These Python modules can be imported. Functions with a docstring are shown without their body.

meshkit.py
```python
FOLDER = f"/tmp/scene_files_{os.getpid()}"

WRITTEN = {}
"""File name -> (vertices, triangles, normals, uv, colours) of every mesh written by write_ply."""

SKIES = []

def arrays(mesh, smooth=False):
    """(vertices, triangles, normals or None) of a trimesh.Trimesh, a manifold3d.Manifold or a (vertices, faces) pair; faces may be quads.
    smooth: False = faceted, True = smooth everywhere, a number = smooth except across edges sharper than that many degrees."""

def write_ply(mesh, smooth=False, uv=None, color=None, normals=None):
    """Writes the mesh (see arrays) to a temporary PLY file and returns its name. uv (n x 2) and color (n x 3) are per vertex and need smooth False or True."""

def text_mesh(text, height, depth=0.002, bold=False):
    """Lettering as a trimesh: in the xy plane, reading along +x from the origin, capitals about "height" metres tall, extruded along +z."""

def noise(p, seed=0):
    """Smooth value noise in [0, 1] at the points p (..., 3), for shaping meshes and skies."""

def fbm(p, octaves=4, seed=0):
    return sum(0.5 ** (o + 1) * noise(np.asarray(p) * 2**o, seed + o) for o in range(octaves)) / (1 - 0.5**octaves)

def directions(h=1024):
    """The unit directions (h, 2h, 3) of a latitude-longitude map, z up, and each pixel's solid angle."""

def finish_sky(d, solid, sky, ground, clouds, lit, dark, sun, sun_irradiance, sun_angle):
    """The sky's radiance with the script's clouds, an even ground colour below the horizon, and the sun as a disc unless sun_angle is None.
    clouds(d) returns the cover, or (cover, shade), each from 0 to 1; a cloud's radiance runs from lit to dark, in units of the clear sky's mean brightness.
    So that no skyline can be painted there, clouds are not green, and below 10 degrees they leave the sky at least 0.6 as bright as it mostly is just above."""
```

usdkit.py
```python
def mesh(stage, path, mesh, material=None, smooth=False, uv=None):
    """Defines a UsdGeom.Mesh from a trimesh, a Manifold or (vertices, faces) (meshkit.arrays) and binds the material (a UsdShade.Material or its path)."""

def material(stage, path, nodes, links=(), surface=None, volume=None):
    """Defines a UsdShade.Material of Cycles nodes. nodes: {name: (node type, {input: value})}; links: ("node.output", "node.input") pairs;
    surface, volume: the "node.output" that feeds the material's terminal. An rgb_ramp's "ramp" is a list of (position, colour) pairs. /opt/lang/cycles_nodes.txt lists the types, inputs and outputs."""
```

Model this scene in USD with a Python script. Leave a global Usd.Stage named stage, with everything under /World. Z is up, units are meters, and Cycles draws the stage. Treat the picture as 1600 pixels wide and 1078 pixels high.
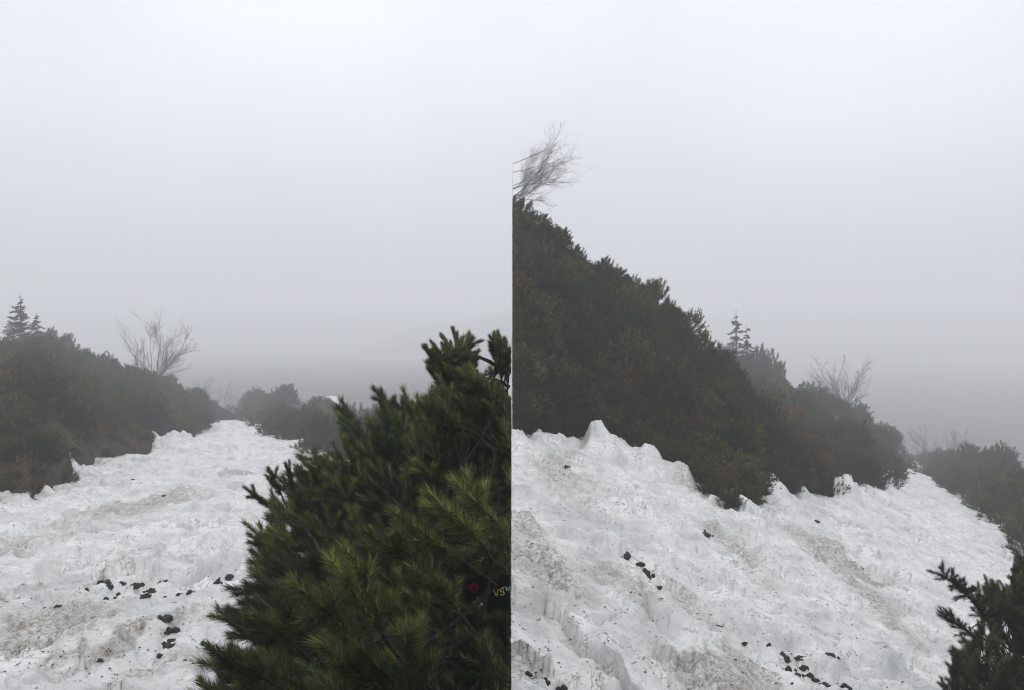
import math, numpy as np, trimesh, usdkit, meshkit
from pxr import Usd, UsdGeom, UsdLux, UsdShade, Sdf, Gf, Vt

stage = Usd.Stage.CreateInMemory()
UsdGeom.SetStageUpAxis(stage, "Z")
UsdGeom.SetStageMetersPerUnit(stage, 1.0)
W = UsdGeom.Xform.Define(stage, "/World")
stage.SetDefaultPrim(W.GetPrim())
UsdGeom.Scope.Define(stage, "/World/Looks")
T = Sdf.ValueTypeNames

# ------------------------------------------------------------------ camera, sky, sun, exposure
F = 1256.0                      # focal length in photograph pixels
CZ = 1.7                        # eye height
cam = UsdGeom.Camera.Define(stage, "/World/camera")
cam.AddTranslateOp().Set(Gf.Vec3d(0, 0, CZ))
cam.AddRotateXOp().Set(90.0)
cam.CreateHorizontalApertureAttr(36.0)
cam.CreateFocalLengthAttr(36.0 * F / 1600.0)
cam.CreateClippingRangeAttr(Gf.Vec2f(0.05, 5000))
cam.CreateFStopAttr(0.0)
cam.CreateExposureAttr(0.0)
EL, ROT = math.radians(58), math.radians(20)
SKY = 0.093
sky_mat = usdkit.material(stage, "/World/Looks/sky_look", {
    "s": ("sky_texture", {"sky_type": "single_scattering", "sun_disc": False, "sun_elevation": EL, "sun_rotation": ROT}),
    "tc": ("texture_coordinate", {}),
    "xyz": ("separate_xyz", {}),
    "n": ("noise_texture", {"scale": 2.1, "detail": 3.0, "roughness": 0.45}),
    "nr": ("rgb_ramp", {"ramp": [(0.32, (0.88, 0.885, 0.89)), (0.68, (1.07, 1.07, 1.075))]}),
    "el": ("rgb_ramp", {"ramp": [(z, tuple(np.array([0.975, 1.0, 1.05]) * (2.8 + 9.1 * (1 - math.exp(-(z / 0.15) ** 1.2))))) for z in np.linspace(0, 1, 41)]}),
    "m": ("mix_color", {"blend_type": "multiply", "fac": 1.0, "use_clamp": False}),
    "c": ("mix_color", {"blend_type": "mix", "fac": 0.97}),
    "b": ("background_shader", {"strength": SKY})},
    [("tc.generated", "xyz.vector"), ("xyz.z", "el.fac"), ("tc.generated", "n.vector"), ("n.fac", "nr.fac"),
     ("el.color", "m.a"), ("nr.color", "m.b"), ("s.color", "c.a"), ("m.result", "c.b"), ("c.result", "b.color")], surface="b.background")
dome = UsdLux.DomeLight.Define(stage, "/World/sky")
dome.GetPrim().SetCustomDataByKey("kind", "structure")
UsdShade.MaterialBindingAPI.Apply(dome.GetPrim()).Bind(sky_mat)
sun = UsdLux.DistantLight.Define(stage, "/World/sun")
sun.CreateNormalizeAttr(True) if hasattr(sun, "CreateNormalizeAttr") else None
sun.CreateIntensityAttr(0.15)
sun.CreateAngleAttr(50.0)
sun.CreateColorAttr(Gf.Vec3f(1, 0.985, 0.96))
sd = np.array([math.sin(ROT) * math.cos(EL), math.cos(ROT) * math.cos(EL), math.sin(EL)])
sun.AddTransformOp().Set(Gf.Matrix4d().SetRotate(Gf.Rotation(Gf.Vec3d(0, 0, 1), Gf.Vec3d(*sd))))

# ------------------------------------------------------------------ helpers
rng = np.random.default_rng(11)
used = {}

def numbered(path):
    n = used.get(path, -1) + 1
    used[path] = n
    return path if n == 0 else f"{path}_{n:03d}"

def data(p, **kw):
    for k, v in kw.items():
        if v:
            p.SetCustomDataByKey(k, v)
    return p

def mesh(name, v, f, mat, parent="/World", n=None, pv=None, **kw):
    path = numbered(f"{parent}/{name}")
    m = UsdGeom.Mesh.Define(stage, path)
    v, f = np.asarray(v, np.float32), np.asarray(f, np.int32)
    m.CreatePointsAttr(Vt.Vec3fArray.FromNumpy(v))
    m.CreateFaceVertexCountsAttr(Vt.IntArray.FromNumpy(np.full(len(f), f.shape[1], np.int32)))
    m.CreateFaceVertexIndicesAttr(Vt.IntArray.FromNumpy(f.ravel()))
    m.CreateSubdivisionSchemeAttr("none")
    m.CreateDoubleSidedAttr(True)
    if n is not None:
        m.CreateNormalsAttr(Vt.Vec3fArray.FromNumpy(np.asarray(n, np.float32)))
        m.SetNormalsInterpolation("vertex")
    for k, a in (pv or {}).items():
        UsdGeom.PrimvarsAPI(m).CreatePrimvar(k, T.FloatArray, "vertex").Set(Vt.FloatArray.FromNumpy(np.asarray(a, np.float32)))
    UsdShade.MaterialBindingAPI.Apply(m.GetPrim()).Bind(mat)
    data(m.GetPrim(), **kw)
    return path

def tmesh(name, tm, mat, parent="/World", smooth=35, **kw):
    v, f, n = meshkit.arrays(tm, smooth)
    return mesh(name, v, f, mat, parent, n, **kw)

def thing(name, loc=(0, 0, 0), rz=0.0, scale=(1, 1, 1), tilt=(0, 0), **kw):
    path = numbered(f"/World/{name}")
    x = UsdGeom.Xform.Define(stage, path)
    x.AddTranslateOp().Set(Gf.Vec3d(*map(float, loc)))
    x.AddRotateXYZOp().Set(Gf.Vec3f(float(tilt[0]), float(tilt[1]), float(rz)))
    x.AddScaleOp().Set(Gf.Vec3f(*map(float, scale)))
    data(x.GetPrim(), **kw)
    return path

def copy(src, name, **kw):
    path = thing(name, **kw)
    p = stage.GetPrimAtPath(path)
    p.GetReferences().AddInternalReference(src)
    p.SetInstanceable(True)
    return path

def P(px, py, d):
    """The point at depth d seen at a place of the photograph."""
    return np.stack([(np.asarray(px, float) - 800) / F * d, np.asarray(d, float) + 0 * np.asarray(px, float), CZ + (539 - np.asarray(py, float)) / F * d], -1)

def unit(a):
    return a / np.maximum(np.linalg.norm(a, axis=-1, keepdims=True), 1e-9)

def sstep(a, b, x):
    t = np.clip((x - a) / (b - a), 0, 1)
    return t * t * (3 - 2 * t)

def nz(p, scale, seed=0, octaves=4):
    return meshkit.fbm(np.asarray(p) * scale + 71.3, octaves, seed)

def grid_faces(r, c):
    i = np.arange(r * c).reshape(r, c)
    return np.stack([i[:-1, :-1], i[:-1, 1:], i[1:, 1:], i[1:, :-1]], -1).reshape(-1, 4)

def grid_normals(v, r, c):
    g = v.reshape(r, c, 3)
    return unit(np.cross(np.gradient(g, axis=1), np.gradient(g, axis=0))).reshape(-1, 3)

def tube(pts, r, sides=6):
    pts = np.asarray(pts, float)
    r = np.broadcast_to(r, len(pts))
    t = unit(np.gradient(pts, axis=0))
    ref = np.where(np.abs(t[:, 2:3]) > 0.9, [[1.0, 0, 0]], [[0, 0, 1.0]])
    a = unit(np.cross(t, ref))
    b = np.cross(t, a)
    k = np.arange(sides) / sides * 2 * np.pi
    v = pts[:, None] + r[:, None, None] * (np.cos(k)[None, :, None] * a[:, None] + np.sin(k)[None, :, None] * b[:, None])
    n = len(pts)
    i = np.arange(n * sides).reshape(n, sides)
    q = np.stack([i[:-1], np.roll(i[:-1], -1, 1), np.roll(i[1:], -1, 1), i[1:]], -1).reshape(-1, 4)
    f = np.vstack([q[:, [0, 1, 2]], q[:, [0, 2, 3]], [[0, j + 1, j] for j in range(1, sides - 1)], [[i[-1, 0], i[-1, j], i[-1, j + 1]] for j in range(1, sides - 1)]])
    return v.reshape(-1, 3), f

def join(parts):
    vs, fs, o = [], [], 0
    for v, f in parts:
        vs.append(v); fs.append(np.asarray(f) + o); o += len(v)
    return np.vstack(vs), np.vstack(fs)

def clip_x(v, f, side, tone=None, lim=0.002, nrm=None):
    """Drops the faces that reach over the plane between the two halves."""
    x = v[:, 0] * side
    keep = (x[f] > lim).all(1)
    f = f[keep]
    u, inv = np.unique(f, return_inverse=True)
    if nrm is not None:
        return v[u], inv.reshape(f.shape), tone[u], nrm[u]
    return v[u], inv.reshape(f.shape), None if tone is None else tone[u]

# ------------------------------------------------------------------ materials
def leafy(name, dark, light, warm, rough=0.5, transl=0.10):
    return usdkit.material(stage, "/World/Looks/" + name, {
        "t": ("attribute", {"attribute": "tone"}),
        "oi": ("object_info", {}),
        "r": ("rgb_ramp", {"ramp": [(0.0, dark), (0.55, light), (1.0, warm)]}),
        "mr": ("map_range", {"value": 0.5, "from_min": 0.0, "from_max": 1.0, "to_min": 0.4, "to_max": 1.5}),
        "mu": ("vector_math", {"math_type": "scale"}),
        "p": ("principled_bsdf", {"roughness": rough, "specular_ior_level": 0.15}),
        "tr": ("translucent_bsdf", {}),
        "mx": ("mix_closure", {"fac": transl})},
        [("t.fac", "r.fac"), ("oi.random", "mr.value"), ("r.color", "mu.vector1"), ("mr.result", "mu.scale"),
         ("mu.vector", "p.base_color"), ("mu.vector", "tr.color"), ("p.BSDF", "mx.closure1"), ("tr.BSDF", "mx.closure2")], surface="mx.closure")

needle_m = leafy("pine_needles", (0.034, 0.052, 0.028), (0.130, 0.165, 0.062), (0.31, 0.33, 0.09))
dusk_m = leafy("dark_needles", (0.016, 0.014, 0.012), (0.028, 0.026, 0.018), (0.04, 0.035, 0.022))
scrub_m = leafy("scrub_needles", (0.022, 0.031, 0.016), (0.055, 0.067, 0.032), (0.11, 0.108, 0.042))
olive_m = leafy("olive_scrub", (0.038, 0.037, 0.012), (0.125, 0.110, 0.027), (0.24, 0.20, 0.046))
brown_m = leafy("brown_scrub", (0.040, 0.025, 0.011), (0.125, 0.074, 0.027), (0.25, 0.13, 0.044))
spruce_m = leafy("spruce_needles", (0.018, 0.026, 0.020), (0.030, 0.042, 0.030), (0.045, 0.058, 0.036))
bark_m = usdkit.material(stage, "/World/Looks/bark", {
    "g": ("geometry", {}), "n": ("noise_texture", {"scale": 60.0, "detail": 5.0}),
    "r": ("rgb_ramp", {"ramp": [(0.3, (0.010, 0.0085, 0.007)), (0.7, (0.040, 0.032, 0.026))]}),
    "b": ("bump", {"strength": 0.6, "distance": 0.004}), "p": ("principled_bsdf", {"roughness": 0.9, "specular_ior_level": 0.08})},
    [("g.position", "n.vector"), ("n.fac", "r.fac"), ("n.fac", "b.height"), ("b.normal", "p.normal"), ("r.color", "p.base_color")], surface="p.BSDF")
twig_m = usdkit.material(stage, "/World/Looks/grey_bark", {
    "g": ("geometry", {}), "n": ("noise_texture", {"scale": 9.0}),
    "r": ("rgb_ramp", {"ramp": [(0.3, (0.06, 0.055, 0.05)), (0.7, (0.11, 0.10, 0.09))]}), "p": ("principled_bsdf", {"roughness": 0.85})},
    [("g.position", "n.vector"), ("n.fac", "r.fac"), ("r.color", "p.base_color")], surface="p.BSDF")
soil_m = usdkit.material(stage, "/World/Looks/hill_soil", {
    "g": ("geometry", {}), "n": ("noise_texture", {"scale": 1.3, "detail": 6.0, "roughness": 0.65}),
    "r": ("rgb_ramp", {"ramp": [(0.3, (0.02, 0.022, 0.013)), (0.5, (0.034, 0.029, 0.017)), (0.68, (0.05, 0.036, 0.022))]}),
    "b": ("bump", {"strength": 0.8, "distance": 0.06}), "p": ("principled_bsdf", {"roughness": 0.95, "specular_ior_level": 0.15})},
    [("g.position", "n.vector"), ("n.fac", "r.fac"), ("n.fac", "b.height"), ("b.normal", "p.normal"), ("r.color", "p.base_color")], surface="p.BSDF")
snow_m = usdkit.material(stage, "/World/Looks/old_snow", {
    "g": ("geometry", {}),
    "d": ("attribute", {"attribute": "dirt"}),
    "ic": ("attribute", {"attribute": "ice"}),
    "n1": ("noise_texture", {"scale": 7.0, "detail": 7.0, "roughness": 0.7, "distortion": 1.2}),
    "n2": ("noise_texture", {"scale": 24.0, "detail": 5.0, "roughness": 0.7, "distortion": 0.8}),
    "n4": ("noise_texture", {"scale": 3.4, "detail": 5.0, "roughness": 0.6, "distortion": 1.6}),
    "ab1": ("math", {"math_type": "subtract", "value2": 0.5}), "ab2": ("math", {"math_type": "absolute"}),
    "ln": ("map_range", {"value": 0.5, "from_min": 0.024, "from_max": 0.003, "to_min": 0.0, "to_max": 0.85, "clamp": True}),
    "lm": ("map_range", {"value": 0.5, "from_min": 0.48, "from_max": 0.62, "to_min": 0.0, "to_max": 1.0, "clamp": True}),
    "lmm": ("math", {"math_type": "multiply"}),
    "c0": ("mix_color", {"blend_type": "mix", "b": (0.27, 0.25, 0.225)}),
    "n3": ("noise_texture", {"scale": 2.2, "detail": 5.0, "roughness": 0.6}),
    "vo": ("voronoi_texture", {"feature": "f1", "scale": 26.0, "randomness": 1.0}),
    "sp": ("map_range", {"value": 0.5, "from_min": 0.28, "from_max": 0.10, "to_min": 0.0, "to_max": 1.0, "clamp": True}),
    "sn": ("map_range", {"value": 0.5, "from_min": 0.45, "from_max": 0.64, "to_min": 0.0, "to_max": 0.85, "clamp": True}),
    "spm": ("math", {"math_type": "multiply"}),
    "a1": ("math", {"math_type": "multiply_add", "value2": 1.0, "value3": -0.55}),
    "a2": ("math", {"math_type": "add"}),
    "mr": ("map_range", {"value": 0.5, "from_min": 0.02, "from_max": 0.5, "to_min": 0.0, "to_max": 1.0, "clamp": True}),
    "fine": ("map_range", {"value": 0.5, "from_min": 0.38, "from_max": 0.6, "to_min": 0.12, "to_max": 1.0, "clamp": True}),
    "mm": ("math", {"math_type": "multiply"}),
    "white": ("rgb_ramp", {"ramp": [(0.36, (0.56, 0.557, 0.545)), (0.60, (0.80, 0.795, 0.78))]}),
    "icemix": ("mix_color", {"blend_type": "mix", "b": (0.52, 0.53, 0.53)}),
    "dirtc": ("rgb_ramp", {"ramp": [(0.3, (0.26, 0.24, 0.215)), (0.55, (0.33, 0.295, 0.255)), (0.75, (0.17, 0.148, 0.125))]}),
    "c1": ("mix_color", {"blend_type": "mix"}),
    "c2": ("mix_color", {"blend_type": "mix", "b": (0.13, 0.115, 0.10)}),
    "bh": ("math", {"math_type": "multiply_add", "value2": 0.35}),
    "bp": ("bump", {"strength": 0.7, "distance": 0.05}),
    "p": ("principled_bsdf", {"roughness": 0.55, "specular_ior_level": 0.35})},
    [("g.position", "n1.vector"), ("g.position", "n2.vector"), ("g.position", "n3.vector"), ("g.position", "vo.vector"),
     ("vo.distance", "sp.value"), ("n1.fac", "sn.value"), ("sp.result", "spm.value1"), ("sn.result", "spm.value2"),
     ("n1.fac", "a1.value1"), ("a1.value", "a2.value1"), ("d.fac", "a2.value2"), ("a2.value", "mr.value"),
     ("n2.fac", "fine.value"), ("mr.result", "mm.value1"), ("fine.result", "mm.value2"),
     ("n3.fac", "white.fac"), ("white.color", "icemix.a"), ("ic.fac", "icemix.fac"), ("n2.fac", "dirtc.fac"), ("g.position", "n4.vector"), ("n4.fac", "ab1.value1"), ("ab1.value", "ab2.value1"), ("ab2.value", "ln.value"), ("n3.fac", "lm.value"), ("ln.result", "lmm.value1"), ("lm.result", "lmm.value2"), ("icemix.result", "c0.a"), ("lmm.value", "c0.fac"), ("c0.result", "c1.a"), ("dirtc.color", "c1.b"), ("mm.value", "c1.fac"),
     ("c1.result", "c2.a"), ("spm.value", "c2.fac"), ("c2.result", "p.base_color"),
     ("n2.fac", "bh.value1"), ("n1.fac", "bh.value3"), ("bh.value", "bp.height"), ("bp.normal", "p.normal")], surface="p.BSDF")
ground_m = usdkit.material(stage, "/World/Looks/patchy_ground", {
    "g": ("geometry", {}), "n": ("noise_texture", {"scale": 0.12, "detail": 5.0}),
    "r": ("rgb_ramp", {"ramp": [(0.35, (0.09, 0.092, 0.085)), (0.65, (0.15, 0.15, 0.145))]}), "p": ("principled_bsdf", {"roughness": 0.9})},
    [("g.position", "n.vector"), ("n.fac", "r.fac"), ("r.color", "p.base_color")], surface="p.BSDF")

def plain(name, col, rough=0.7, **kw):
    return usdkit.material(stage, "/World/Looks/" + name, {
        "g": ("geometry", {}), "n": ("noise_texture", {"scale": 45.0, "detail": 4.0}),
        "r": ("rgb_ramp", {"ramp": [(0.3, tuple(0.7 * c for c in col)), (0.7, tuple(min(1, 1.25 * c) for c in col))]}),
        "b": ("bump", {"strength": 0.4, "distance": 0.01}), "p": ("principled_bsdf", {"roughness": rough, **kw})},
        [("g.position", "n.vector"), ("n.fac", "r.fac"), ("n.fac", "b.height"), ("b.normal", "p.normal"), ("r.color", "p.base_color")], surface="p.BSDF")

clod_m = plain("wet_earth", (0.018, 0.015, 0.013), 0.8)
twigdirt_m = plain("wet_twig", (0.03, 0.025, 0.02), 0.8)
cloth_m = plain("black_fabric", (0.004, 0.0045, 0.006), 0.95, specular_ior_level=0.03)
red_m = plain("red_webbing", (0.085, 0.004, 0.008), 0.8, specular_ior_level=0.1)
white_m = plain("white_label", (0.42, 0.43, 0.42), 0.6)
yellow_m = plain("yellow_thread", (0.30, 0.26, 0.05), 0.6)
pale_m = plain("pale_thread", (0.24, 0.25, 0.24), 0.6)

# ------------------------------------------------------------------ the lie of the land
SL = 0.0657
A_, B_, Z0 = -0.3094, 0.0438, -1.935

def plane_z(x, y):
    zl = -1.7 - SL * y
    zr = Z0 + A_ * np.minimum(x, 60) + B_ * y
    zr = np.where(y > 60, Z0 + A_ * np.minimum(x, 60) + B_ * 60, zr)
    return CZ + zl + (zr - zl) * sstep(-0.30, -0.01, x)

def depth_on_ground(px, py):
    px, py = np.asarray(px, float), np.asarray(py, float)
    xt, s = (px - 800) / F, (py - 539) / F
    left = 1.7 / np.maximum(s - SL, 0.004)
    right = -Z0 / np.maximum(s + A_ * xt + B_, 0.004)
    return np.where(px < 800, left, right)

def on_ground(px, py):
    return P(px, py, depth_on_ground(px, py))

# edges where the snow breaks off (photo places), drop on the near side
LIPS = [([(-40, 930), (30, 922), (70, 912), (100, 902), (135, 896), (165, 905)], 0.085), ([(262, 917), (300, 908), (330, 892), (352, 868), (356, 850)], 0.10),
        ([(0, 837), (60, 834), (110, 838)], 0.05), ([(160, 872), (200, 868), (240, 862)], 0.04),
        ([(1118, 944), (1160, 948), (1205, 960), (1230, 988)], 0.085), ([(1330, 1050), (1380, 1050), (1415, 1025), (1425, 990)], 0.09),
        ([(800, 738), (850, 768), (905, 790), (930, 805), (1000, 806)], 0.07), ([(955, 968), (990, 975), (1015, 998)], 0.05), ([(1385, 965), (1440, 990), (1475, 1020)], 0.06)]
# fins of snow left standing along the hill: (px, tip row, foot row, half width px, lean px)
FINS = [(112, 698, 742, 13, -6), (70, 760, 778, 10, 0), (232, 664, 700, 14, 14), (45, 777, 790, 12, 0), (318, 655, 672, 16, 10),
        (922, 668, 712, 13, 0), (965, 685, 722, 26, 0), (1010, 705, 740, 22, 0), (1036, 714, 738, 9, 0), (1075, 744, 762, 14, 0), (1110, 765, 785, 14, 0),
        (1156, 783, 800, 9, 0), (1194, 727, 776, 10, 2), (1215, 755, 776, 13, 0), (1250, 755, 772, 12, 0), (1302, 719, 776, 9, 8), (1325, 740, 778, 13, 8), (1352, 762, 782, 13, 6), (1395, 733, 752, 14, 8),
        (845, 684, 697, 12, 0), (875, 690, 702, 12, 0), (815, 686, 697, 16, 0)]
STAINS = [(215, 795, 42, 22, 1.0), (90, 990, 75, 26, 0.8), (195, 1015, 18, 26, 1.1), (95, 1045, 17, 22, 0.9), (178, 917, 13, 16, 0.75), (30, 1020, 50, 30, 0.6), (60, 850, 60, 20, 0.45), (240, 1060, 40, 24, 0.6), (310, 1050, 40, 24, 0.5), (10, 790, 20, 12, 0.6), (15, 945, 14, 20, 0.5), (270, 990, 40, 30, 0.35),
          (1290, 868, 42, 20, 0.65), (1340, 890, 30, 16, 0.7), (850, 905, 65, 26, 0.6), (880, 745, 50, 25, 0.5), (1120, 1055, 80, 22, 0.8), (1180, 1050, 40, 22, 0.7), (1070, 945, 30, 24, 0.4), (820, 840, 26, 26, 0.6), (1150, 860, 30, 26, 0.5), (1350, 930, 20, 30, 0.5), (1060, 750, 40, 18, 0.4), (820, 1035, 30, 20, 0.6), (935, 690, 16, 16, 0.35), (970, 925, 50, 20, 0.4)]
ICE = [(105, 925, 55, 16, 0.9), (345, 895, 26, 30, 0.8), (930, 820, 85, 24, 0.8), (1185, 975, 40, 16, 0.95), (1420, 1040, 40, 26, 0.85), (1010, 858, 14, 10, 0.8), (260, 955, 60, 30, 0.35), (960, 1010, 50, 30, 0.3), (1345, 900, 14, 26, 0.6)]

def photo_place(p):
    d = np.maximum(p[:, 1], 0.3)
    return 800 + F * p[:, 0] / d, 539 - F * (p[:, 2] - CZ) / d

from scipy.spatial import cKDTree

def snow_points(x, y):
    z = plane_z(x, y)
    p0 = np.stack([x, y, z], -1)
    q = np.stack([x, y, 0 * x], -1)
    warp = np.stack([nz(q, 1.1, 5, 3) - 0.5, nz(q, 1.1, 9, 3) - 0.5, 0 * x], -1)
    far = np.clip(1.25 - y / 55, 0.35, 1)
    rid = lambda s, seed, o=3, wa=0.9: 1 - np.abs(2 * nz(q + wa * warp / s * 1.6, s, seed, o) - 1)
    h = 0.26 * (nz(q, 0.28, 1, 3) - 0.5) + 0.18 * (rid(0.9, 2) - 0.6) + 0.14 * (rid(2.0, 3) - 0.6) * far
    h += 0.12 * (rid(5.0, 4, 3, 1.4) - 0.6) * far + 0.035 * (rid(12.0, 6, 3, 1.5) - 0.6) * np.clip(1.2 - y / 25, 0.1, 1)
    # slabs: terraced blocks with broken edges
    blk = nz(q + 0.8 * warp, 0.75, 8, 3) * 9
    h += 0.035 * (np.floor(blk) + sstep(0.75, 1.0, blk - np.floor(blk)) - blk) * far
    w2 = np.stack([x, y], -1) + 0.55 * warp[:, :2] + 0.10 * np.stack([nz(q, 5, 16, 2) - 0.5, nz(q, 5, 17, 2) - 0.5], -1)
    h += plates(w2, 0.75, -45, 80, 1, 97, 18, 0.16, 0.05) * (0.4 + 1.2 * nz(q, 0.4, 33, 2)) * 0.55
    h += plates(w2 + 0.05 * warp[:, :2], 0.28, -45, 80, 1, 60, 19, 0.20, 0.026) * 0.75 * np.clip(1.25 - y / 40, 0.2, 1)
    h -= 0.06
    from scipy.ndimage import gaussian_filter
    h = gaussian_filter(h.reshape(len(ds), len(cols)), 0.5).ravel()
    ice = np.zeros(len(x))
    for cx, cy, rx, ry, a in ICE:
        cc = on_ground(cx, cy)
        rxm = rx / F * cc[1]
        rym = abs(on_ground(cx, cy - ry)[1] - on_ground(cx, cy + ry)[1]) / 2
        e = ((x - cc[0]) / rxm) ** 2 + ((y - cc[1]) / rym) ** 2 + 1.2 * (nz(q, 2.6, 31, 3) - 0.5)
        ice = np.maximum(ice, a * (1 - sstep(0.5, 1.25, e)))
    h *= 1 - 0.6 * ice
    for line, drop in LIPS:
        L = np.array([on_ground(*c)[:2] for c in line])
        best, side = np.full(len(x), 1e9), np.zeros(len(x))
        for a, b in zip(L[:-1], L[1:]):
            ab = b - a
            t = np.clip(((x - a[0]) * ab[0] + (y - a[1]) * ab[1]) / (ab @ ab), 0, 1)
            dx, dy = x - a[0] - t * ab[0], y - a[1] - t * ab[1]
            dd = np.hypot(dx, dy)
            s = (ab[0] * (y - a[1]) - ab[1] * (x - a[0])) / np.linalg.norm(ab)   # positive: far side
            m = dd < best
            best[m], side[m] = dd[m], s[m]
        near = sstep(0.05, -0.03, side + 0.22 * (nz(q, 2.2, 12, 4) - 0.5))
        near = np.where(side < 0, np.maximum(near, 0), near)
        fall = np.exp(-(best / 0.45) ** 2)
        h += 0.75 * drop * fall * (0.55 - 1.55 * near)
    for fx, tip, foot, hw, lean in FINS:
        c = on_ground(fx, foot)
        d = c[1]
        H = (foot - tip) / F * d
        hwm = 1.7 * hw / F * d
        H *= 0.95
        u = (x - c[0] * y / d) / hwm                     # across
        vv = (y - d) / max(0.30, 0.9 * hwm)
        wob = 0.9 * (nz(q, 4.0, 14, 4) - 0.5)
        skew = 1.0 + 0.7 * np.sign(u) * (1 if int(fx) % 2 else -1)
        u = u * skew
        prof = np.clip(1 - np.abs(u - lean / hw * 0.5) + wob, 0, 1) ** 1.25 * np.where(vv < 0, np.clip(1 + vv / 1.8, 0, 1) ** 1.5, np.clip(1 - vv, 0, 1) ** 0.7)
        h = np.maximum(h, 0) * prof + h * (1 - prof) + H * prof * (0.75 + 0.5 * nz(q, 3.5, 15, 3))
    dirt = np.zeros(len(x))
    for cx, cy, rx, ry, a in STAINS:
        cc = on_ground(cx, cy)
        rxm = rx / F * cc[1]
        rym = abs(on_ground(cx, cy - ry)[1] - on_ground(cx, cy + ry)[1]) / 2
        e = ((x - cc[0]) / rxm) ** 2 + ((y - cc[1]) / rym) ** 2
        dirt = np.maximum(dirt, 1.25 * a * np.exp(-0.8 * e) * (0.2 + 1.4 * nz(q + 0.5 * warp, 3.5, 21, 4)))
    dirt += 0.8 * (nz(q + 0.5 * warp, 0.9, 23, 5) - 0.5) * np.clip(1.2 - y / 22, 0.25, 1) + 0.04
    return np.stack([x, y, z + h], -1), dirt, ice

def plates(q, size, x0, x1, y0, y1, seed, tilt, step):
    """Broken plates: every cell of the broken crust is tipped its own way; cracks run between them."""
    r = np.random.default_rng(seed)
    n = int((x1 - x0) * (y1 - y0) / size ** 2)
    st = np.stack([r.uniform(x0, x1, n), r.uniform(y0, y1, n)], -1)
    ang = 0.35
    rot = np.array([[math.cos(ang), -math.sin(ang)], [math.sin(ang), math.cos(ang)]]) * np.array([[1.0], [1.7]])
    d, k = cKDTree(st @ rot.T).query(q @ rot.T, 2)
    k0 = k[:, 0]
    tx, ty, of = r.normal(0, tilt, n), r.normal(0, tilt, n), r.normal(0, step, n)
    e = q - st[k0]
    lim = lambda a: np.clip(a, -1.6 * step, 1.6 * step)
    h = lim(tx[k0] * e[:, 0] + ty[k0] * e[:, 1]) + of[k0]
    return h - step * np.exp(-((d[:, 1] - d[:, 0]) / (0.07 * size)) ** 2) * (r.random(n) < 0.35)[k0]

cols = np.arange(-120, 1721, 2.2)
ds = np.exp(np.linspace(math.log(3.0), math.log(95), 600))
gx, gy = np.meshgrid((cols - 800) / F, ds)
sp, dirt, ice = snow_points((gx * gy).ravel(), gy.ravel())
snow_v = sp
mesh("snow_field", sp, grid_faces(len(ds), len(cols)), snow_m, n=-grid_normals(sp, len(ds), len(cols)) * np.sign(-grid_normals(sp, len(ds), len(cols))[:, 2:3]), pv={"dirt": dirt, "ice": ice},
     kind="structure", label="dirty white old snow filling the gully")
from scipy.spatial import cKDTree
snow_tree = cKDTree(sp[:, :2])

def snow_z(x, y):
    return sp[snow_tree.query(np.stack([x, y], -1))[1], 2]

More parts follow.
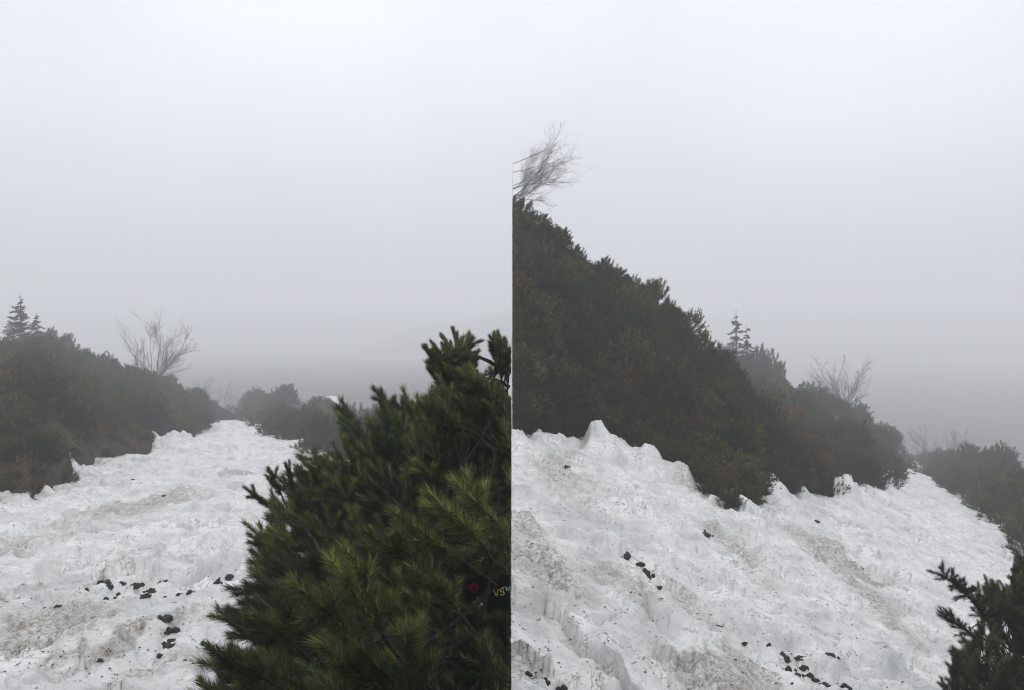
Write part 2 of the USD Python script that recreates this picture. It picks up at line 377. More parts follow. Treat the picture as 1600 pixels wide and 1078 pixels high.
# the wider ground, under everything and out past the fog
gxx = np.concatenate([-np.geomspace(380, 1, 42), np.linspace(-0.8, 0.8, 9), np.geomspace(1, 380, 42)])
gyy = np.concatenate([np.linspace(-60, 0, 20), np.linspace(1, 100, 70), np.geomspace(104, 780, 38)])
xx, yy = np.meshgrid(gxx, gyy)
zz = plane_z(xx, np.clip(yy, -20, 75)) - 0.45 + 0.5 * (nz(np.stack([xx, yy, 0 * xx], -1).reshape(-1, 3), 0.12, 40, 3).reshape(xx.shape) - 0.5)
zz = np.maximum(zz, CZ - 13)
gv = np.stack([xx, yy, zz], -1).reshape(-1, 3)
mesh("ground", gv, grid_faces(len(gyy), len(gxx)), ground_m, kind="structure", label="patchy snow and scrub ground around the gully")

# ------------------------------------------------------------------ hillsides
def hill(name, label, base, ridge, off=0.0, p=0.62, seed=0, nu=150, nt=70, bump=0.35, back=14, mat=None):
    """base: (px, row) where the hill meets the snow; ridge: (px, row, depth) of its crest."""
    base, ridge = np.array(base, float), np.array(ridge, float)
    px = np.linspace(max(base[0, 0], ridge[0, 0]), min(base[-1, 0], ridge[-1, 0]), nu)
    d0 = depth_on_ground(px, np.interp(px, base[:, 0], base[:, 1])) + off
    d1 = np.interp(px, ridge[:, 0], ridge[:, 2])
    d0 = np.minimum(d0, d1 - 1.0)
    z0 = plane_z((px - 800) / F * d0, d0) + 0.02
    z1 = CZ + (539 - np.interp(px, ridge[:, 0], ridge[:, 1])) / F * d1
    t = np.linspace(0, 1, nt)[:, None]
    d = d0 + (d1 - d0) * t
    z = z0 + (z1 - z0) * t ** p
    x = (px - 800) / F * d
    q = np.stack([x, d, z], -1).reshape(-1, 3)
    z = z + (bump * 2 * (nz(q, 0.55, 50 + seed, 4) - 0.5).reshape(z.shape)) * np.sin(np.pi * np.clip(t, 0.0, 1)) ** 0.5
    # behind the crest the land falls away
    tb = np.linspace(0, 1, 12)[1:, None]
    db = d1 + back * tb
    z_back = z1 - 2.6 * tb ** 1.5 - 1.5 * tb
    V = np.concatenate([np.stack([x, d, z], -1), np.stack([(px - 800) / F * d1 + 0 * tb, db + 0 * px, z_back], -1)])
    r = len(V)
    # skirts down to the ground at both ends
    low = V.copy()
    low[..., 2] = np.minimum(V[..., 2] - 0.3, CZ - 9)
    v = V.reshape(-1, 3)
    f = grid_faces(r, nu)
    extra_v, extra_f, o = [], [], len(v)
    for c in (0, nu - 1):
        s = np.concatenate([V[:, c], low[:, c]])
        g = grid_faces(2, r) + o
        extra_v.append(s); extra_f.append(g); o += len(s)
    s = np.concatenate([V[-1], low[-1]])
    extra_v.append(s); extra_f.append(grid_faces(2, nu) + o)
    v = np.vstack([v] + extra_v); f = np.vstack([f] + extra_f)
    mesh(name, v, f, mat or soil_m, kind="structure", label=label)
    return V[:nt]

LB = [(-110, 770), (0, 778), (40, 789), (62, 775), (110, 748), (125, 738), (160, 716), (235, 708), (245, 690), (300, 684), (325, 664), (338, 652)]
LR = [(-110, 545, 40), (0, 548, 44), (30, 540, 46), (75, 545, 47), (110, 553, 48), (160, 570, 50), (220, 588, 52), (270, 603, 54), (310, 622, 56), (338, 646, 66)]
hl = hill("hillside", "brown and dark green slope rising left of the snow gully", LB, LR, p=0.5, seed=1)
RA = [(800.6, 692), (850, 690), (885, 698), (917, 706), (1000, 735), (1040, 745), (1075, 752), (1140, 801), (1165, 790), (1200, 770), (1250, 768), (1300, 776)]
RAr = [(800.6, 328, 17), (850, 362, 17.4), (900, 398, 17.8), (950, 428, 18.2), (1000, 465, 18.8), (1050, 497, 19.5), (1080, 530, 20), (1140, 590, 20), (1200, 660, 19.5), (1260, 722, 19), (1300, 768, 19.5)]
ha = hill("hillside", "steep scrubby slope rising from the snow at the middle of the picture", RA, RAr, p=0.72, seed=2)
RB = [(1120, 735), (1200, 755), (1300, 776), (1345, 776), (1385, 772), (1400, 742), (1412, 733), (1420, 730)]
RBr = [(1120, 568, 46), (1150, 570, 47), (1200, 592, 48), (1260, 612, 49), (1310, 634, 49), (1350, 650, 49), (1385, 682, 50), (1400, 705, 52), (1420, 727, 54)]
hb = hill("hillside", "farther grey green slope beyond the steep scrubby one", RB, RBr, p=0.55, seed=3)
LC = [(348, 650), (380, 654), (400, 664), (440, 688), (470, 703), (520, 722), (640, 750)]
LCr = [(348, 640, 110), (372, 632, 95), (400, 624, 78), (450, 624, 62), (480, 634, 56), (520, 648, 52), (640, 660, 50)]
hc = hill("hillside", "low foggy bank on the right side of the left snow gully", LC, LCr, p=0.5, seed=4)
RE = [(1408, 735), (1440, 742), (1470, 752), (1500, 782), (1550, 822), (1590, 860), (1650, 900)]
REr = [(1408, 722, 70), (1450, 722, 62), (1480, 718, 52), (1530, 716, 46), (1570, 722, 38), (1600, 742, 33), (1650, 770, 30)]
he = hill("hillside", "low foggy bank at the right edge beyond the snow", RE, REr, p=0.45, seed=5)
# far slopes, all but lost in the fog
FD = [(330, 612, 659), (420, 600, 642), (520, 572, 625), (570, 548, 611), (600, 530, 600), (640, 514, 591), (690, 506, 582), (740, 496, 577), (796, 488, 574)]
def far_slope(name, label, pts, seed):
    pts = np.array(pts, float)
    px = np.linspace(pts[0, 0], pts[-1, 0], 160)
    d1 = np.interp(px, pts[:, 0], pts[:, 2]); row = np.interp(px, pts[:, 0], pts[:, 1])
    t = np.linspace(0, 1, 40)[:, None]
    d = d1 - 130 * (1 - t)
    zt = CZ + (539 - row) / F * d1
    zb = plane_z((px - 800) / F * (d1 - 130), np.minimum(d1 - 130, 75)) - 1.0
    z = zb + (zt - zb) * t ** 1.2
    x = (px - 800) / F * d
    q = np.stack([x, d, z], -1).reshape(-1, 3)
    z = z + (11 * (nz(q, 0.07, seed, 5) - 0.5)).reshape(z.shape)
    V = np.stack([x, d, z], -1)
    B = np.stack([x[-1], d[-1] + 30, z[-1] - 14], -1)[None]
    v = np.concatenate([V, B])
    mesh(name, v.reshape(-1, 3), grid_faces(len(v), 160), soil_m, kind="structure", label=label)
    return V
hd = far_slope("far_hill", "dim far slope almost lost in fog behind the big pine", FD, 60)
hf = far_slope("far_hill", "dim far slope almost lost in fog at the right edge", [(1330, 680, 440), (1420, 652, 430), (1500, 625, 420), (1600, 596, 410), (1680, 580, 405)], 61)
# a patch of snow on the far bank, between the foggy bushes and the pine
pp = np.linspace(494, 540, 30); tt = np.linspace(0, 1, 14)[:, None]
row_t = 618 + 5 * ((pp - 517) / 23) ** 2 + 1.2 * (nz(np.stack([pp, pp, pp], -1), 0.2, 3) - 0.5); row_b = 642 + 0 * pp
dd = 66 + 8 * (1 - tt)
vv = P(pp + 0 * tt, row_b * (1 - tt) + row_t * tt, 60 + 22 * tt).reshape(-1, 3)
vb = vv.reshape(14, 30, 3)[::13].copy(); vb[..., 2] -= 3
n_ = len(vv)
mesh("snow_patch", vv, grid_faces(14, 30), snow_m, pv={"dirt": np.zeros(n_), "ice": np.zeros(n_)}, kind="structure", label="small bright patch of snow behind the foggy bushes")

# ------------------------------------------------------------------ needles
def needles(p0, di, L, nl, k, w, r, spread=(1.05, 0.35), tone=None, curve=0.0):
    """k needles on each shoot (p0, direction, length), as single thin triangles. Returns vertices, faces, tone."""
    n = len(p0)
    di = unit(di)
    ref = np.where(np.abs(di[:, 2:3]) > 0.9, [[1.0, 0, 0]], [[0, 0, 1.0]])
    a = unit(np.cross(di, ref)); b = np.cross(di, a)
    t = r.random((n, k)) ** 0.8
    az = r.random((n, k)) * 2 * np.pi
    th = spread[0] + (spread[1] - spread[0]) * t + r.normal(0, 0.12, (n, k))
    rad = np.cos(az)[..., None] * a[:, None] + np.sin(az)[..., None] * b[:, None]
    nd = np.cos(th)[..., None] * di[:, None] + np.sin(th)[..., None] * rad
    base = p0[:, None] + di[:, None] * (L[:, None] * t)[..., None]
    ln = nl[:, None] * r.uniform(0.75, 1.1, (n, k))
    tip = base + nd * ln[..., None]
    tip[..., 2] += curve * ln
    side = unit(np.cross(nd, r.normal(0, 1, (n, k, 3))))
    w = np.broadcast_to(w, (n,))[:, None, None]
    v = np.stack([base - side * w / 2, base + side * w / 2, tip], 2).reshape(-1, 3)
    f = np.arange(len(v)).reshape(-1, 3)
    tn = (0.4 if tone is None else tone)
    tn = np.broadcast_to(tn, (n,))[:, None] + r.normal(0, 0.10, (n, k)) + 0.12 * (t - 0.5)
    tn = np.repeat(np.clip(tn, 0, 1)[..., None], 3, 2).reshape(-1)
    nn = unit(rad * 0.9 + 0.35 * unit(np.cross(nd, side)) + 0.15 * di[:, None])
    needles.normals = np.repeat(nn[:, :, None], 3, 2).reshape(-1, 3)
    return v, f, tn

def inside(poly, px, py):
    poly = np.asarray(poly, float)
    c = np.zeros(len(px), bool)
    for (x1, y1), (x2, y2) in zip(poly, np.roll(poly, -1, 0)):
        cond = (y1 > py) != (y2 > py)
        with np.errstate(divide="ignore", invalid="ignore"):
            c ^= cond & (px < (x2 - x1) * (py - y1) / (y2 - y1 + 1e-12) + x1)
    return c

def poly_sample(poly, n, r):
    poly = np.asarray(poly, float)
    lo, hi = poly.min(0), poly.max(0)
    out = []
    while sum(map(len, out)) < n:
        q = lo + (hi - lo) * r.random((4 * n, 2))
        out.append(q[inside(poly, q[:, 0], q[:, 1])])
    return np.vstack(out)[:n]

def build_pine(name, label, cat, root, tips, side, seed, limbs, mat=needle_m, needle=(0.036, 0.048), shoot=(0.06, 0.10), k=240, width=0.0020, parts_max=300, shoots=(4, 7), gap=None, root_r=0.055):
    """tips: list of (point, direction, tone) for the sprays of needles at the ends of the twigs."""
    r = np.random.default_rng(seed)
    path = thing(name, root, label=label, category=cat)
    root = np.asarray(root, float)
    limb_pts = []
    # limbs sweep from the root out into the crown
    for L in limbs:
        L = np.asarray(L, float)
        mid = root + (L - root) * 0.45 + np.array([0, 0, -0.12 * np.linalg.norm(L - root)]) + r.normal(0, 0.05, 3)
        t = np.linspace(0, 1, 18)[:, None]
        c = (1 - t) ** 2 * root + 2 * t * (1 - t) * mid + t ** 2 * L
        c[1:-1] += r.normal(0, 0.008, (16, 3))
        rad = np.linspace(0.024, 0.006, 18) * (root_r / 0.055)
        v, f = tube(c - root, rad, 7)
        v2, f2, _ = clip_x(v + root, f, side)
        if len(f2):
            mesh("branch", v2 - root, f2, bark_m, path)
        limb_pts.append(c)
    stem = np.array([root + (0, 0, -0.25), root + (0, 0, 0.0), root + (0.0, 0, 0.16)])
    v, f = tube(stem - root, [root_r * 1.4, root_r, root_r * 0.6], 9)
    v2, f2, _ = clip_x(v + root, f, side)
    mesh("trunk", v2 - root, f2, bark_m, path)
    lp = np.vstack(limb_pts)
    tree = cKDTree(lp)
    sprays, twigs = [], []
    for (p, d, tone, scale) in tips:
        d = d / np.linalg.norm(d)
        ns = int(r.integers(shoots[0], shoots[1] + 1))
        Lm = r.uniform(*shoot) * scale
        stem_len = Lm * (1.6 + 0.30 * ns)
        bend = r.normal(0, 0.12, 3) - 0.25 * np.array([0, 0, 1.0])
        s = np.linspace(0, 1, 6)[:, None]
        curve = p - d * stem_len * (1 - s) + bend * stem_len * 0.35 * (1 - s) ** 2
        P0 = [curve[-1] - (curve[-1] - curve[-2]) * 0.2]; D = [unit(curve[-1] - curve[-2])]; LL = [Lm]
        # needles along the stem too
        for i in range(2, 5):
            P0.append(curve[i]); D.append(unit(curve[i + 1] - curve[i])); LL.append(np.linalg.norm(curve[i + 1] - curve[i]))
        for j in range(ns):
            u = 0.35 + 0.62 * (j + r.random()) / ns
            b0 = curve[0] + (curve[-1] - curve[0]) * u
            dd = unit(D[0] + 0.70 * unit(r.normal(0, 1, 3) * [1, 0.6, 1]) + np.array([0, 0, 0.2]))
            P0.append(b0); D.append(dd); LL.append(Lm * r.uniform(0.7, 1.1))
        P0, D, LL = np.array(P0), np.array(D), np.array(LL)
        keepw = np.full(len(P0), 1.0)
        v, f, tn = needles(P0, D, LL, np.full(len(P0), r.uniform(*needle) * scale), k, width * scale ** 0.5, r, spread=(0.85, 0.36), tone=np.clip(tone + r.normal(0, 0.10, len(P0)), 0, 1))
        v, f, tn, nn = clip_x(v, f, side, tn, nrm=needles.normals)
        near = tree.query(curve[0], 6)[1]
        q = lp[near[int(r.integers(0, 6))]]
        t = np.linspace(0, 1, 7)[:, None]
        ctl = 0.4 * q + 0.6 * curve[0] - np.array([0, 0, 0.06 * np.linalg.norm(q - curve[0])])
        tw = (1 - t) ** 2 * q + 2 * t * (1 - t) * ctl + t ** 2 * curve[0]
        tw = np.vstack([tw, curve[1:]])
        tv, tf = tube(tw, np.linspace(0.0065, 0.0028, len(tw)) * (0.6 + 0.4 * scale), 5)
        tv, tf, _ = clip_x(tv, tf, side)
        if len(tf):
            twigs.append((tv - root, tf))
        if len(f):
            sprays.append((p[1], v - root, f, tn, nn))
    sprays.sort(key=lambda s: s[0])
    for _, v, f, tn, nn in sprays[:parts_max]:
        mesh("needle_spray", v, f, mat, path, nn, pv={"tone": tn})
    rest = sprays[parts_max:]
    if rest:
        v, f = join([(s[1], s[2]) for s in rest])
        mesh("foliage", v, f, mat, path, np.vstack([s[4] for s in rest]), pv={"tone": np.concatenate([s[3] for s in rest])}, kind="stuff")
    v, f = join(twigs)
    mesh("twigs", v, f, bark_m, path, kind="stuff")
    return path

# ------------------------------------------------------------------ the big mountain pine of the left half
r = np.random.default_rng(5)
OUT = [(300, 1110), (352, 1062), (345, 1045), (400, 1022), (430, 1010), (405, 990), (365, 985), (365, 965), (395, 945), (372, 935), (395, 905), (398, 875), (408, 850), (402, 838), (445, 820), (405, 785), (400, 775), (455, 788), (442, 760), (470, 748), (480, 715), (515, 695), (540, 668), (540, 640), (585, 625), (612, 610), (640, 622), (668, 612), (690, 615), (710, 600), (800, 610), (800, 1110)]
KNOB = [(665, 555), (690, 535), (712, 528), (738, 540), (742, 565), (735, 590), (770, 600), (775, 640), (690, 640), (700, 600), (672, 580)]
KNOB2 = [(772, 528), (796, 532), (796, 558), (775, 552)]

def front(px, py):
    d = 2.0 + (1078 - py) / 460.0 * 1.75
    return d + 0.45 * np.clip((560 - px) / 200.0, 0, 1) * np.clip((1000 - py) / 250, 0, 1)

root = np.array([-0.35, 3.25, 0.0]); root[2] = float(plane_z(root[0], root[1])) - 0.05
tips = []
def add_tips(poly, n, lo, hi, tone_m, tone_s, seed, edge=0.0, sc=(0.85, 1.15), hole=True):
    rr = np.random.default_rng(seed)
    for px, py in poly_sample(poly, n, rr):
        d = front(px, py) + rr.uniform(lo, hi)
        p = P(px, py, d)
        up = np.clip((py - 600) / 450, 0, 1)
        leftness = np.clip((620 - px) / 250, 0, 1)
        dr = np.array([-0.35 - 0.35 * up - 0.35 * leftness, -0.12 - 0.1 * up, 0.85 - 0.1 * up - 0.3 * leftness]) + rr.normal(0, 1, 3) * [0.3, 0.18, 0.3]
        back = p - unit(dr) * 0.25
        bx, by = 800 + F * back[0] / back[1], 539 - F * (back[2] - CZ) / back[1]
        if hole and d < 2.9 and any(732 < px + (bx - px) * u < 812 and 900 < py + (by - py) * u < 958 for u in (0, 0.2, 0.4, 0.6, 0.8, 1.0)):
            continue
        tips.append((p, dr, float(np.clip(rr.normal(tone_m, tone_s), 0.02, 1)), rr.uniform(*sc)))
inner = [(x + 0.10 * (640 - x), y + 0.10 * (880 - y)) if x < 800 else (x, y + 0.08 * (880 - y)) for x, y in OUT]
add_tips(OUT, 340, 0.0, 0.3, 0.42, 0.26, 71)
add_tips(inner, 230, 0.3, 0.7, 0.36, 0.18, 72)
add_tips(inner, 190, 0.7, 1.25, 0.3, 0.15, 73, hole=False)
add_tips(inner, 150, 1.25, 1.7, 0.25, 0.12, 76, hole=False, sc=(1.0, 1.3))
add_tips([(715, 600), (798, 615), (798, 740), (680, 710)], 110, -0.15, 0.45, 0.36, 0.15, 77, sc=(0.7, 0.9))
def fill(poly, n, seed, d0, d1, sc):
    rr = np.random.default_rng(seed)
    for px, py in poly_sample(poly, n, rr):
        dr = np.array([-0.4, 0.0, 0.8]) + rr.normal(0, 1, 3) * [0.35, 0.2, 0.3]
        tips.append((P(px, py, rr.uniform(d0, d1)), dr, float(np.clip(rr.normal(0.4, 0.17), 0, 1)), rr.uniform(*sc)))
fill([(650, 640), (715, 575), (775, 610), (796, 625), (796, 770), (640, 760)], 130, 78, 2.95, 3.25, (0.65, 0.85))
def knob(poly, n, seed, dm=3.35):
    rr = np.random.default_rng(seed)
    c = np.mean(poly, 0)
    for px, py in poly_sample(poly, n, rr):
        p = P(px, py, dm + rr.uniform(-0.14, 0.2))
        dr = np.array([(px - c[0]) / 60 - 0.1, rr.normal(-0.2, 0.35), 0.75]) + rr.normal(0, 0.3, 3)
        tips.append((p, dr, float(np.clip(rr.normal(0.36, 0.15), 0, 1)), rr.uniform(0.5, 0.7)))
knob(KNOB, 75, 74); knob(KNOB2, 12, 75)
# bright sprays nearest the camera, as they lie in the photograph (tip place, depth, where the stem heads back to)
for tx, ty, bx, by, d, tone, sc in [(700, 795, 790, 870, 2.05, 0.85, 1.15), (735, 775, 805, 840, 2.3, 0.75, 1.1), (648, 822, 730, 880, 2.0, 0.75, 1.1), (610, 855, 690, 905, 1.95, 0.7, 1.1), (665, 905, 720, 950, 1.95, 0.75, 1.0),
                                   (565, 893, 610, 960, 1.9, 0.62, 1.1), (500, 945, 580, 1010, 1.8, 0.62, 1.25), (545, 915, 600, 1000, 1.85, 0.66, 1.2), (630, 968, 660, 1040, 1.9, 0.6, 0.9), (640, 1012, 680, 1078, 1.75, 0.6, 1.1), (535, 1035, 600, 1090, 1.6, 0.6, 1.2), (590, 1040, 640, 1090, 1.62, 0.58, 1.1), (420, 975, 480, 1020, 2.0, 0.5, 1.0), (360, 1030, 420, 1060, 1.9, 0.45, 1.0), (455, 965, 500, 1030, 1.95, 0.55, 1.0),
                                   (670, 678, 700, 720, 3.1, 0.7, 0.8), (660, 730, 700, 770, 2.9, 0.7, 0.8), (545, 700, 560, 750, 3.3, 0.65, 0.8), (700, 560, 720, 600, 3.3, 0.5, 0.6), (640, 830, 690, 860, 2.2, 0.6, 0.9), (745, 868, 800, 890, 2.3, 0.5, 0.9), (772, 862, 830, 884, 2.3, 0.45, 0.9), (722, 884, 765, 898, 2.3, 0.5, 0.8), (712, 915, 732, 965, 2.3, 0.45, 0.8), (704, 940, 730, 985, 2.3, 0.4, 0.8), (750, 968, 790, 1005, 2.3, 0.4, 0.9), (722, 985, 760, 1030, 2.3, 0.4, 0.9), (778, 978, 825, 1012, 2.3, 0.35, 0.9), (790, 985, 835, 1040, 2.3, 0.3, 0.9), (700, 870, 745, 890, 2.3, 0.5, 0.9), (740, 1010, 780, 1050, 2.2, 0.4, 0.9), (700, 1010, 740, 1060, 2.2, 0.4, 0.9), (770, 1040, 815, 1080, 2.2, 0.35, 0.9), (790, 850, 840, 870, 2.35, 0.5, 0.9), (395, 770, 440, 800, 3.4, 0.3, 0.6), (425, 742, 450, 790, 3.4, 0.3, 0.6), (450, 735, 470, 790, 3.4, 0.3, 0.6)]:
    a, b = P(tx, ty, d), P(bx, by, d + 0.12)
    tips.append((a, a - b, tone, sc))
tips = [t for t in tips if t[0][0] < -0.01]
limbs = [P(px, py, d) for px, py, d in [(420, 960, 2.9), (470, 840, 3.3), (540, 730, 3.6), (620, 660, 3.8), (700, 590, 3.6), (780, 640, 3.6), (560, 960, 2.5), (640, 880, 2.6), (700, 760, 2.9), (600, 1050, 2.2), (480, 1040, 2.3), (740, 850, 2.6), (560, 860, 3.0), (660, 970, 2.3), (740, 1010, 2.3), (790, 720, 3.1)]]
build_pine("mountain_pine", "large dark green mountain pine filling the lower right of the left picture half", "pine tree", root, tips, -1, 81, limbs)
# bare gnarled limb at the top, by the seam: a part of the same pine
path = "/World/mountain_pine"
for c, r0, r1 in [([(797, 588, 3.3), (780, 572, 3.3), (762, 562, 3.3), (745, 556, 3.32)], 0.011, 0.006), ([(797, 604, 3.34), (776, 592, 3.34), (756, 606, 3.34), (738, 612, 3.34)], 0.006, 0.004), ([(797, 690, 3.0), (765, 668, 3.02), (738, 655, 3.05), (720, 650, 3.1)], 0.009, 0.004), ([(797, 560, 3.3), (788, 548, 3.3), (782, 535, 3.3)], 0.005, 0.003),
                  ([(538, 912, 2.35), (512, 880, 2.4), (488, 840, 2.5), (478, 825, 2.55)], 0.007, 0.004), ([(735, 1000, 2.15), (700, 985, 2.2), (660, 984, 2.25)], 0.005, 0.003), ([(690, 1045, 2.1), (705, 1020, 2.12), (712, 1000, 2.15)], 0.005, 0.003), ([(738, 1078, 2.1), (750, 1062, 2.12), (758, 1050, 2.15)], 0.006, 0.004)]:
    pts = np.array([P(*q) for q in c])
    s = np.linspace(0, len(pts) - 1, 16)
    pts = np.stack([np.interp(s, np.arange(len(pts)), pts[:, i]) for i in range(3)], -1) + r.normal(0, 0.003, (16, 3))
    v, f = tube(pts, np.linspace(r0, r1, 16), 7)
    v, f, _ = clip_x(v, f, -1)
    mesh("branch", v - root, f, bark_m, path)

# ------------------------------------------------------------------ the pine at the bottom right corner
root2 = np.array([3.55, 5.6, 0.0]); root2[2] = float(plane_z(root2[0], root2[1])) - 0.05
tips = []
OUT2 = [(1630, 850), (1592, 872), (1570, 895), (1548, 905), (1528, 905), (1530, 930), (1555, 960), (1540, 975), (1520, 990), (1495, 1010), (1490, 1035), (1470, 1055), (1475, 1100), (1680, 1110), (1680, 850)]
def add2(poly, n, lo, hi, tone, seed, sc):
    rr = np.random.default_rng(seed)
    for px, py in poly_sample(poly, n, rr):
        p = P(px, py, 4.7 + (1078 - py) / 220 * 0.7 + rr.uniform(lo, hi))
        dr = np.array([-0.35, -0.2, 0.85]) + rr.normal(0, 0.32, 3)
        tips.append((p, dr, float(np.clip(rr.normal(tone, 0.15), 0, 1)), rr.uniform(*sc)))
add2(OUT2, 120, 0, 0.3, 0.36, 91, (0.7, 1.05))
add2([(x + 0.12 * (1600 - x), y + 0.12 * (1000 - y)) for x, y in OUT2], 130, 0.3, 0.9, 0.28, 92, (0.8, 1.1))
limbs = [P(px, py, d) for px, py, d in [(1540, 960, 5.2), (1500, 1050, 5.0), (1580, 900, 5.4), (1620, 960, 5.1), (1560, 1040, 4.9), (1640, 1040, 4.9)]]
build_pine("mountain_pine", "smaller mountain pine cut off by the bottom right corner of the picture", "pine tree", root2, tips, 1, 93, limbs, k=110, width=0.0034)
# its withered branch reaching out over the snow
path2 = "/World/mountain_pine_001"
rr = np.random.default_rng(94)
wp, wd = [], []
for c in ([(1545, 970, 5.05), (1518, 935, 5.0), (1490, 910, 4.95), (1470, 896, 4.92)], [(1530, 1000, 5.0), (1505, 980, 4.97), (1488, 970, 4.95), (1473, 962, 4.93)]):
    pts = np.array([P(*q) for q in c])
    s = np.linspace(0, 3, 16)
    pts = np.stack([np.interp(s, np.arange(4), pts[:, i]) for i in range(3)], -1)
    v, f = tube(pts, np.linspace(0.012, 0.004, 16), 6)
    mesh("branch", v - root2, f, bark_m, path2)
    for i in range(1, 15):
        for _ in range(4 if c[0][0] == 1545 else 2):
            if rr.random() < (0.95 if i < 11 else 0.6):
                wp.append(pts[i]); wd.append(unit(pts[i + 1] - pts[i]) + 0.9 * unit(rr.normal(0, 1, 3)))
v, f, tn = needles(np.array(wp), np.array(wd), np.full(len(wp), 0.075), np.full(len(wp), 0.04), 70, 0.0036, rr, tone=0.4)
mesh("withered_needles", v - root2, f, dusk_m, path2, pv={"tone": tn}, label="dark brown withered needles")

# ------------------------------------------------------------------ scrub on the slopes
def make_shrub(name, kind, mat, seed, loc, cut=False, **kw):
    r = np.random.default_rng(seed)
    if cut:
        path = thing(name, loc["loc"], **kw)
        a = math.radians(loc["rz"])
        turn = np.array([[math.cos(a), math.sin(a), 0], [-math.sin(a), math.cos(a), 0], [0, 0, 1]])
        turn = np.diag(loc["scale"]) @ turn
    else:
        path = thing(name, loc["loc"], loc["rz"], loc["scale"], loc["tilt"], **kw)
    n = 260
    u = unit(r.normal(0, 1, (n, 3))); u[:, 2] = np.abs(u[:, 2])
    rad = r.uniform(0.55, 1.0, n) ** 0.6
    lob = 0.75 + 0.5 * nz(u, 1.8, seed, 3)
    p = u * (rad * lob)[:, None] * np.array([0.5, 0.5, 0.62])
    if kind == "crest":
        n = 120
        u, p = u[:n], p[:n]
        di = u * np.array([0.7, 0.7, 0.4]) + [0.25, 0, 0.75] + r.normal(0, 0.3, (n, 3))
        v, f, tn = needles(p - unit(di) * 0.2, di, r.uniform(0.14, 0.27, n), r.uniform(0.075, 0.11, n), 60, 0.011, r, spread=(1.1, 0.55), tone=r.uniform(0.15, 0.8, n))
    elif kind == "pine":
        di = u * np.array([0.8, 0.8, 0.5]) + [0, 0, 0.75] + r.normal(0, 0.25, (n, 3))
        v, f, tn = needles(p - unit(di) * 0.12, di, r.uniform(0.10, 0.2, n), r.uniform(0.055, 0.085, n), 26, 0.011, r, tone=r.uniform(0.15, 0.8, n))
    else:
        di = u + [0, 0, 0.5] + r.normal(0, 0.5, (n, 3))
        v, f, tn = needles(p - unit(di) * 0.1, di, r.uniform(0.1, 0.22, n), r.uniform(0.04, 0.07, n), 24, 0.016, r, spread=(1.3, 0.6), tone=r.uniform(0.1, 0.9, n))
    nrm = needles.normals
    if cut:
        base = np.asarray(loc["loc"], float)
        v, f, tn, nrm = clip_x(v @ turn + base, f, 1, tn, nrm=nrm)
        v = v - base
    if len(f):
        mesh("foliage", v, f, mat, path, nrm, pv={"tone": tn})
    tubes = []
    for j in range(7):
        a = r.uniform(0, 2 * np.pi)
        e = np.array([0.4 * math.cos(a), 0.4 * math.sin(a), r.uniform(0.25, 0.5)])
        t = np.linspace(0, 1, 5)[:, None]
        tubes.append(tube(e * t * [1, 1, 0.4] + e * t ** 2 * [0, 0, 0.6] - [0, 0, 0.12], np.linspace(0.022, 0.007, 5), 5))
    for v, f in tubes[:3]:
        if cut:
            v, f, _ = clip_x(v @ turn + base, f, 1)
            v = v - base
            if not len(f):
                continue
        mesh("stem", v, f, bark_m, path)
    return path

protos = {}
def shrub(kind, name, loc, crest=False, cut=False, **kw):
    mat = {"pine": scrub_m, "olive": olive_m, "brown": brown_m}[kind]
    if cut:
        make_shrub(name, ("crest" if crest else "pine") if kind == "pine" else "leaf", mat, int(rng.integers(1000, 9000)), loc, cut=True, **kw)
        return
    key = (kind, int(rng.integers(0, 3)) + (3 if crest and kind == "pine" else 0))
    if key not in protos:
        protos[key] = make_shrub(name, ("crest" if key[1] > 2 else "pine") if kind == "pine" else "leaf", mat, 300 + len(protos), loc, **kw)
    else:
        copy(protos[key], name, **loc, **kw)

NAMES = {"pine": "dwarf_pine", "olive": "olive_shrub", "brown": "brown_shrub"}
def cover(V, n, size, kinds, words, group, seed, margin=0.04, xmin=None, tmax=1.0, pw=1.0):
    """Bushes over a hillside V (rows from foot to crest); kinds(px, t) gives the odds of pine, olive, brown."""
    r = np.random.default_rng(seed)
    nt, nu = V.shape[:2]
    done = []
    tries = 0
    while len(done) < n and tries < n * 40:
        tries += 1
        u, t = r.random(), margin + (tmax - margin) * r.random() ** pw
        i, j = int(t * (nt - 1)), int(u * (nu - 1))
        p = V[i, j]
        s = r.uniform(*size) * (0.55 + 0.45 * sstep(0, 0.15, t))
        if any((p[0] - q[0]) ** 2 + (p[1] - q[1]) ** 2 + (p[2] - q[2]) ** 2 < (0.30 * (s + q[3])) ** 2 for q in done):
            continue
        if xmin is not None and p[0] - 0.62 * s < xmin:
            pass
        done.append((*p, s))
        cut = xmin is not None and p[0] - 0.75 * s < xmin
        px = 800 + F * p[0] / p[1]
        pk = np.array(kinds(px, t)) * np.exp(9 * (np.array([nz(p, 0.42, 61, 2), nz(p, 0.42, 62, 2), nz(p, 0.42, 63, 2)]) - 0.5))
        kd = r.choice(["pine", "olive", "brown"], p=pk / pk.sum())
        shrub(kd, NAMES[kd], dict(loc=p - [0, 0, 0.08 * s], rz=r.uniform(0, 360), scale=(s, s, s * r.uniform(0.85, 1.15)), tilt=(r.normal(0, 6), r.normal(0, 6))),
              crest=t > 0.78, cut=cut, label=words[kd] + zone(t, px), category="shrub", group=f"{kd} {group}{zone(t, px)}")

def zone(t, px):
    return ", at the snow's edge" if t < 0.2 else ", on the lower slope" if t < 0.5 else ", on the upper slope" if t < 0.78 else ", on the skyline"

